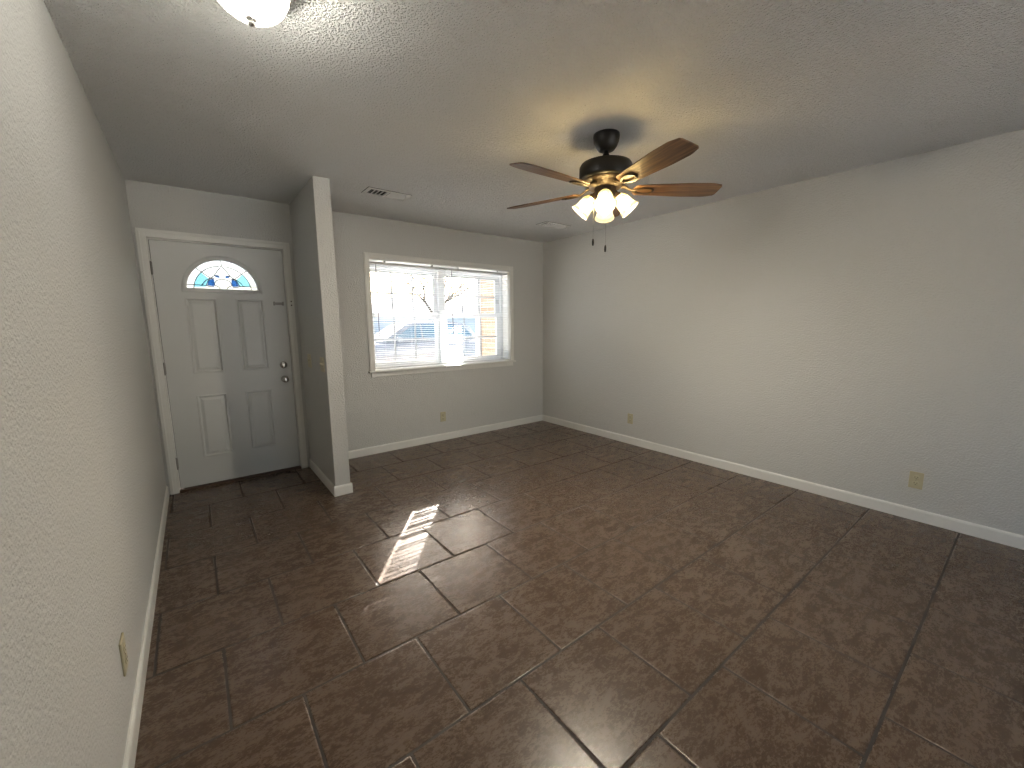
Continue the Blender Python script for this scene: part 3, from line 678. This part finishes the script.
bm = BM(); lathe(bm, [(0, -0.004), (0.013, -0.004), (0.014, 0.010), (0.024, 0.028), (0.029, 0.044), (0.024, 0.062), (0.012, 0.071), (0, 0.073)], 24, Matrix.Translation((-0.010, -0.006, -0.070)) @ Matrix.Rotation(PI/2, 4, 'Y')); obj('bulb', bm, 'flush_bulb', lt)
bm = BM(); lathe(bm, [(0.0, -0.138), (0.013, -0.139), (0.014, -0.142), (0.007, -0.146), (0.010, -0.152), (0.009, -0.158), (0.0, -0.162)], 20); obj('finial', bm, 'nickel', lt)

# ------------------------------------------------------------------ ceiling fan
FX, FY = 2.278, -2.591
fan = thing('ceiling_fan', 'dark five blade ceiling fan with four lit glass shades', 'ceiling fan', (FX, FY, H))
bm = BM(); lathe(bm, [(0.0, 0), (0.074, 0), (0.075, -0.012), (0.071, -0.040), (0.060, -0.066), (0.046, -0.084), (0.030, -0.090), (0.0, -0.090)], 40); obj('canopy', bm, 'black', fan)
bm = BM(); lathe(bm, [(0.0, -0.085), (0.0135, -0.085), (0.0135, -0.175), (0, -0.175)], 20); obj('downrod', bm, 'black', fan)
bm = BM(); lathe(bm, [(0.0, -0.104), (0.017, -0.104), (0.020, -0.112), (0.030, -0.131), (0.040, -0.147), (0.045, -0.156), (0, -0.158)], 28); obj('yoke_cover', bm, 'black', fan)
bm = BM(); lathe(bm, [(0.0, -0.146), (0.060, -0.147), (0.115, -0.152), (0.143, -0.163), (0.151, -0.178), (0.152, -0.235), (0.148, -0.246), (0.138, -0.252), (0.10, -0.256), (0, -0.256)], 56); mh = obj('motor_housing', bm, 'black', fan)
bm = BM(); lathe(bm, [(0.0, -0.250), (0.138, -0.251), (0.138, -0.256), (0.120, -0.264), (0.098, -0.272), (0.094, -0.290), (0.0, -0.290)], 48); obj('flywheel', bm, 'bronze', fan)
bm = BM(); lathe(bm, [(0.0, -0.285), (0.060, -0.285), (0.062, -0.296), (0.058, -0.340), (0.066, -0.352), (0.064, -0.374), (0.046, -0.390), (0.018, -0.398), (0.0, -0.400)], 40); sw = obj('switch_housing', bm, 'bronze', fan)
# blades: built along +X, turned about the hub
def blade_mesh():
    bm = BM(); N = 28; up = []; lo = []
    def half(x):
        t = (x-0.165)/(0.668-0.165)
        h = 0.050+0.022*min(1, t/0.62)
        if t < 0.06: h *= math.sqrt(max(0.0, 1-((0.06-t)/0.06)**2))*0.45+0.55
        if t > 0.88: h = 0.072-(t-0.88)/0.12*0.016
        return h
    st = [0.165+(0.668-0.165)*(k/N) for k in range(N+1)]
    tip = [(0.668, half(0.668)-0.010), (0.672, half(0.668)-0.016)]
    outline = [(x, half(x)) for x in st[:-1]] + [(0.664, half(0.664)), (0.672, half(0.668)-0.012), (0.6735, 0)]
    top = outline; bot = [(x, -y) for x, y in reversed(outline[:-1])]
    poly = top + bot
    prism(bm, poly, 2, -0.003, 0.003, 0.0012)
    return bm
def iron_mesh():
    bm = BM()
    # neck from the flywheel out and down to the blade, then a flat open loop under the blade
    loop = []
    for k in range(28):
        a = 2*PI*k/28; c = cos(a); s = sin(a); x = 0.222+0.056*c
        wdt = 0.034*(0.55+0.45*(c+1)/2)
        loop.append((x, wdt*(abs(s)**0.8)*(1 if s >= 0 else -1), -0.0075))
    tube(bm, loop, 0.0075, 8, closed=True, flat=0.5, up=(0, 0, 1))
    tube(bm, [(0.085, 0, 0.022), (0.115, 0, 0.018), (0.140, 0, 0.004), (0.160, 0, -0.004), (0.172, 0, -0.0075)], [0.017, 0.014, 0.011, 0.011, 0.010], 10, flat=0.5, up=(0, 0, 1))
    for y in (-0.020, 0.020): lathe(bm, [(0, -0.004), (0.006, -0.004), (0.006, -0.010), (0, -0.013)], 10, Matrix.Translation((0.268, y, 0)))
    lathe(bm, [(0, -0.004), (0.006, -0.004), (0.006, -0.010), (0, -0.013)], 10, Matrix.Translation((0.178, 0, 0)))
    return bm
for k in range(5):
    a = math.radians(-108+72*k)
    b = obj('blade', blade_mesh(), 'wood', fan, (0, 0, -0.300))
    b.rotation_euler = Euler((math.radians(-12), 0, a), 'XYZ')
    obj('blade_iron', iron_mesh(), 'bronze', b)
# light kit: four bell shades, tilted outwards
shade_prof = [(0.019, 0.0), (0.027, 0.004), (0.036, 0.015), (0.042, 0.032), (0.045, 0.052), (0.047, 0.074), (0.051, 0.094), (0.057, 0.107), (0.059, 0.112)]
inner = [(r-0.003, z) for r, z in reversed(shade_prof)]
for k in range(4):
    a = math.radians(40+90*k); tl = math.radians(42)
    root = Vector((0.072*cos(a), 0.072*sin(a), -0.340))
    d = Vector((sin(tl)*cos(a), sin(tl)*sin(a), -cos(tl)))
    q = d.to_track_quat('Z', 'Y').to_euler()
    bm = BM(); lathe(bm, shade_prof+inner, 36, cap=False); sh = obj('lamp_shade', bm, 'shade', fan, root, q)
    bm = BM(); lathe(bm, [(0.0, -0.030), (0.015, -0.030), (0.017, -0.016), (0.025, -0.008), (0.026, 0.004), (0.018, 0.006), (0, 0.006)], 24); obj('socket_cup', bm, 'bronze', sh)
    bm = BM(); lathe(bm, [(0.0, 0.006), (0.012, 0.006), (0.013, 0.024), (0.022, 0.042), (0.028, 0.060), (0.026, 0.076), (0.015, 0.088), (0, 0.091)], 24); obj('bulb', bm, 'bulb', sh)
for x, y, zb in ((-0.052, 0.040, -0.575), (-0.020, -0.028, -0.618)):
    bm = BM(); tube(bm, [(x, y, -0.345), (x, y, zb)], 0.0011, 6)
    z = -0.36
    while z > zb:
        lathe(bm, [(0, -0.0016), (0.0017, 0), (0, 0.0016)], 6, Matrix.Translation((x, y, z))); z -= 0.006
    ch = obj('pull_chain', bm, 'plate', fan)
    bm = BM(); lathe(bm, [(0, 0.002), (0.0035, 0), (0.0062, -0.010), (0.0068, -0.026), (0.005, -0.038), (0, -0.041)], 14, Matrix.Translation((x, y, zb))); obj('chain_fob', bm, 'black', ch)

# ------------------------------------------------------------------ outside
GZ = -0.18
bm = BM(); box(bm, (-60, -60, GZ-0.3), (90, 90, GZ-0.005)); struct(obj('ground', bm, 'asphalt'), 'grey paved ground outside the window', 'ground')
bm = BM(); box(bm, (-8, -30, GZ-0.2), (14, 8.5, GZ)); struct(obj('patio', bm, 'concrete'), 'pale concrete around the house, added to bounce sunlight indoors', 'ground')  # pale slab out of view, added to bounce sunlight in at both openings
bm = BM(); box(bm, (-60, 11, GZ-0.1), (90, 80, GZ+0.04)); struct(obj('lawn', bm, 'lawn'), 'winter lawn beyond the driveway', 'lawn')
# brick wing of the house that projects past the window on the right
bm = BM(); box(bm, (4.205, WT, GZ), (8.5, 1.70, 2.14)); wg = struct(obj('wall_wing', bm, 'brick'), 'tan brick side wall seen through the right of the window', 'wall')
bm = BM(); box(bm, (4.192, WT, 2.14), (8.7, 1.72, 2.34)); prism(bm, [(4.192, 2.34), (8.7, 2.34), (6.4, 3.4)], 1, WT, 1.72); obj('eave', bm, 'soffit', wg)
bm = BM(); box(bm, (4.125, 1.66, GZ), (4.30, 1.72, 2.34), 0.004); obj('corner_board', bm, 'soffit', wg)

# parked car, nose to the left, about six metres out
def make_car():
    t = thing('car', 'pale car parked outside the window, partly behind the brick wall', 'car', (5.15, 6.95, GZ))
    def loft(bm, secs):
        """secs: list of (x, [(y, z)...]) rings"""
        R = [[bm.verts.new((x, y, z)) for y, z in ring] for x, ring in secs]
        for A, B in zip(R, R[1:]):
            for i in range(len(A)): j = (i+1) % len(A); f = bm.faces.new((A[i], A[j], B[j], B[i])); f.smooth = True
        bm.faces.new(R[0]); bm.faces.new(R[-1]); bmesh.ops.recalc_face_normals(bm, faces=bm.faces[:])
    def ring(wd, zb, zm, zt, tw):
        return [(-wd*0.92, zb), (-wd, zb+0.12), (-wd, zm), (-tw, zt), (tw, zt), (wd, zm), (wd, zb+0.12), (wd*0.92, zb)]
    bm = BM()
    loft(bm, [(-2.22, ring(0.62, 0.34, 0.60, 0.66, 0.5)), (-2.15, ring(0.80, 0.26, 0.68, 0.80, 0.62)), (-1.85, ring(0.90, 0.22, 0.80, 0.94, 0.74)), (-1.0, ring(0.92, 0.22, 0.92, 1.06, 0.78)),
              (-0.4, ring(0.92, 0.22, 0.98, 1.10, 0.80)), (1.2, ring(0.92, 0.22, 1.02, 1.14, 0.80)), (1.75, ring(0.91, 0.24, 1.02, 1.12, 0.78)), (2.0, ring(0.86, 0.30, 0.98, 1.04, 0.74)), (2.07, ring(0.78, 0.38, 0.80, 0.90, 0.68))])
    body = obj('body', bm, 'carpaint', t)
    # greenhouse
    bm = BM()
    loft(bm, [(-1.02, [(-0.74, 1.02), (-0.74, 1.06), (0.74, 1.06), (0.74, 1.02)]), (-0.25, [(-0.84, 1.02), (-0.66, 1.52), (0.66, 1.52), (0.84, 1.02)]), (0.15, [(-0.85, 1.04), (-0.64, 1.63), (0.64, 1.63), (0.85, 1.04)]),
              (0.9, [(-0.85, 1.06), (-0.64, 1.65), (0.64, 1.65), (0.85, 1.06)]), (1.50, [(-0.84, 1.06), (-0.63, 1.57), (0.63, 1.57), (0.84, 1.06)]), (1.72, [(-0.82, 1.06), (-0.66, 1.45), (0.66, 1.45), (0.82, 1.06)]), (1.95, [(-0.78, 1.02), (-0.74, 1.06), (0.74, 1.06), (0.78, 1.02)])])
    obj('roof', bm, 'carpaint', t)
    for poly in ([(-0.80, 1.13), (-0.22, 1.47), (0.08, 1.55), (0.08, 1.13)], [(0.14, 1.13), (0.14, 1.56), (0.86, 1.57), (0.86, 1.13)], [(0.93, 1.13), (0.93, 1.57), (1.46, 1.50), (1.72, 1.18), (1.70, 1.13)]):
        for s in (-1, 1):
            bm = BM()
            V = [bm.verts.new((x, s*(0.855-(z-1.05)*0.36+0.006), z)) for x, z in poly]; bm.faces.new(V)
            V2 = [bm.verts.new((x, s*(0.855-(z-1.05)*0.36-0.01), z)) for x, z in poly]
            for i in range(len(V)): j = (i+1) % len(V); bm.faces.new((V[i], V[j], V2[j], V2[i]))
            bmesh.ops.recalc_face_normals(bm, faces=bm.faces[:]); obj('side_window', bm, 'carglass', t)
    bm = BM(); V = [bm.verts.new(p) for p in ((-0.97, -0.66, 1.10), (-0.97, 0.66, 1.10), (-0.30, 0.60, 1.52), (-0.30, -0.60, 1.52))]; bm.faces.new(V); bmesh.ops.solidify(bm, geom=bm.faces[:], thickness=0.02); obj('windshield', bm, 'carglass', t)
    for x in (-1.42, 1.30):
        for s in (-1, 1):
            mt = Matrix.Translation((x, s*0.80, 0.33)) @ Matrix.Rotation(-s*PI/2, 4, 'X')
            bm = BM(); lathe(bm, [(0.20, -0.10), (0.31, -0.10), (0.33, -0.07), (0.33, 0.10), (0.31, 0.13), (0.20, 0.13)], 32, mt, cap=False); wl = obj('wheel', bm, 'rubber', t)
            bm = BM(); lathe(bm, [(0, 0.06), (0.06, 0.12), (0.07, 0.10), (0.17, 0.10), (0.205, 0.13), (0.21, -0.08), (0, -0.08)], 20, mt); obj('rim', bm, 'alloy', wl)
    for s in (-1, 1):
        bm = BM(); box(bm, (-2.17, s*0.50, 0.66), (-1.95, s*0.80, 0.78), 0.03, 2); obj('headlight', bm, 'alloy', t)
        bm = BM(); box(bm, (1.90, s*0.60, 0.84), (2.05, s*0.84, 1.00), 0.03, 2); obj('tail_light', bm, 'redlens', t)
        bm = BM(); box(bm, (-0.72, s*0.90, 1.08), (-0.56, s*1.08, 1.22), 0.04, 2); obj('side_mirror', bm, 'carpaint', t)
    for x in (-0.14, 0.70):
        bm = BM(); box(bm, (x, -0.928, 0.91), (x+0.18, -0.905, 0.94), 0.006); obj('door_handle', bm, 'carpaint', t)
make_car()

# house across the street
def make_house():
    t = thing('house', 'pale blue house across the street beyond the car', 'house', (17, 42, GZ))
    bm = BM(); box(bm, (-11, -4, 0), (11, 4, 2.7)); obj('wall', bm, 'siding', t)
    bm = BM(); prism(bm, [(-4.7, 2.7), (4.7, 2.7), (0, 4.6)], 0, -11.6, 11.6); obj('roof', bm, 'roof', t)
    for x in (-8, -3.5, 5.0):
        bm = BM(); box(bm, (x-0.9, -4.06, 0.9), (x+0.9, -3.95, 2.2)); f = obj('window', bm, 'soffit', t)
        bm = BM(); box(bm, (x-0.8, -4.09, 1.0), (x+0.8, -4.0, 2.1)); obj('pane', bm, 'carglass', f)
    bm = BM(); box(bm, (0.4, -4.06, 0.1), (1.4, -3.95, 2.15)); obj('front_door', bm, 'soffit', t)
make_house()

# bare winter tree far behind the car
def grow(bm, p, d, r, L, depth, rnd):
    q = p + d*L
    mid = p + d*L*0.5 + Vector((rnd.uniform(-1, 1), rnd.uniform(-1, 1), 0))*L*0.05
    tube(bm, [p, mid, q], [r, r*0.85, r*0.68], 6)
    if depth == 0: return
    for k in range(3 if depth > 1 else 4):
        nd = (d + Vector((rnd.uniform(-1, 1), rnd.uniform(-1, 1), rnd.uniform(-0.35, 0.5)))*0.75).normalized()
        grow(bm, p + (q-p)*rnd.uniform(0.75, 1.0), nd, r*0.60, L*rnd.uniform(0.6, 0.8), depth-1, rnd)
bt = thing('tree', 'bare winter tree with spreading twigs beyond the parked car', 'tree', (11.3, 17.0, GZ))
rnd = random.Random(11); bm = BM(); tube(bm, [(0, 0, 0), (0.05, 0, 1.2), (0, 0.05, 2.0)], [0.17, 0.14, 0.12], 10); obj('trunk', bm, 'bark', bt)
bm = BM()
for k in range(4): grow(bm, Vector((0, 0.05, 1.9)), Vector((cos(k*1.6+.3)*0.7, sin(k*1.6+.3)*0.7, 0.8)).normalized(), 0.075, 1.3, 4, rnd)
obj('branches', bm, 'bark', bt)

# unseen evergreen, added to block the low sun; its crown leaves only a gap of direct sun for the window
def make_sun_blocker():
    t = thing('sun_blocker_tree', 'unseen tall evergreen added to block and shape the low sun', 'tree', (12.55, 14.0, GZ))
    bm = BM(); tube(bm, [(0, 0, 0), (0.03, 0, 4), (0, 0, 8), (0, 0, 13)], [0.17, 0.15, 0.12, 0.05], 12); obj('trunk', bm, 'bark', t)
    rnd = random.Random(5); bm = BM()
    for k in range(8500):
        z = rnd.uniform(9.2, 10.6) if k < 2000 else rnd.uniform(9.96, 10.7) if k < 6500 else rnd.uniform(10.6, 13.4)
        rr = 0.20 if k < 2000 else 1.0 if k < 5000 else 1.6*(1-max(0, z-11)/2.8)
        a = rnd.uniform(0, 2*PI); r = rr*math.sqrt(rnd.random())
        p = Vector((r*cos(a), r*sin(a), z + (0.594*r*sin(a) if k < 6500 else 0))); L = rnd.uniform(0.16, 0.22) if k < 2000 else rnd.uniform(0.20, 0.34)
        d = Vector((cos(a), sin(a), rnd.uniform(-0.05, 0.2))).normalized()
        s = d.cross(Vector((rnd.uniform(-.2, .2), rnd.uniform(-.2, .2), 1))).normalized()*L*0.5; u = s.cross(d).normalized()*L*0.12
        P = [bm.verts.new(p-d*L*0.2), bm.verts.new(p+s+d*L*0.4), bm.verts.new(p+d*L*1.3), bm.verts.new(p-s+d*L*0.4), bm.verts.new(p+u+d*L*0.4), bm.verts.new(p-u+d*L*0.4)]
        for i in range(4): j = (i+1) % 4; bm.faces.new((P[i], P[j], P[4])); bm.faces.new((P[j], P[i], P[5]))
    obj('crown', bm, 'needle', t)
make_sun_blocker()
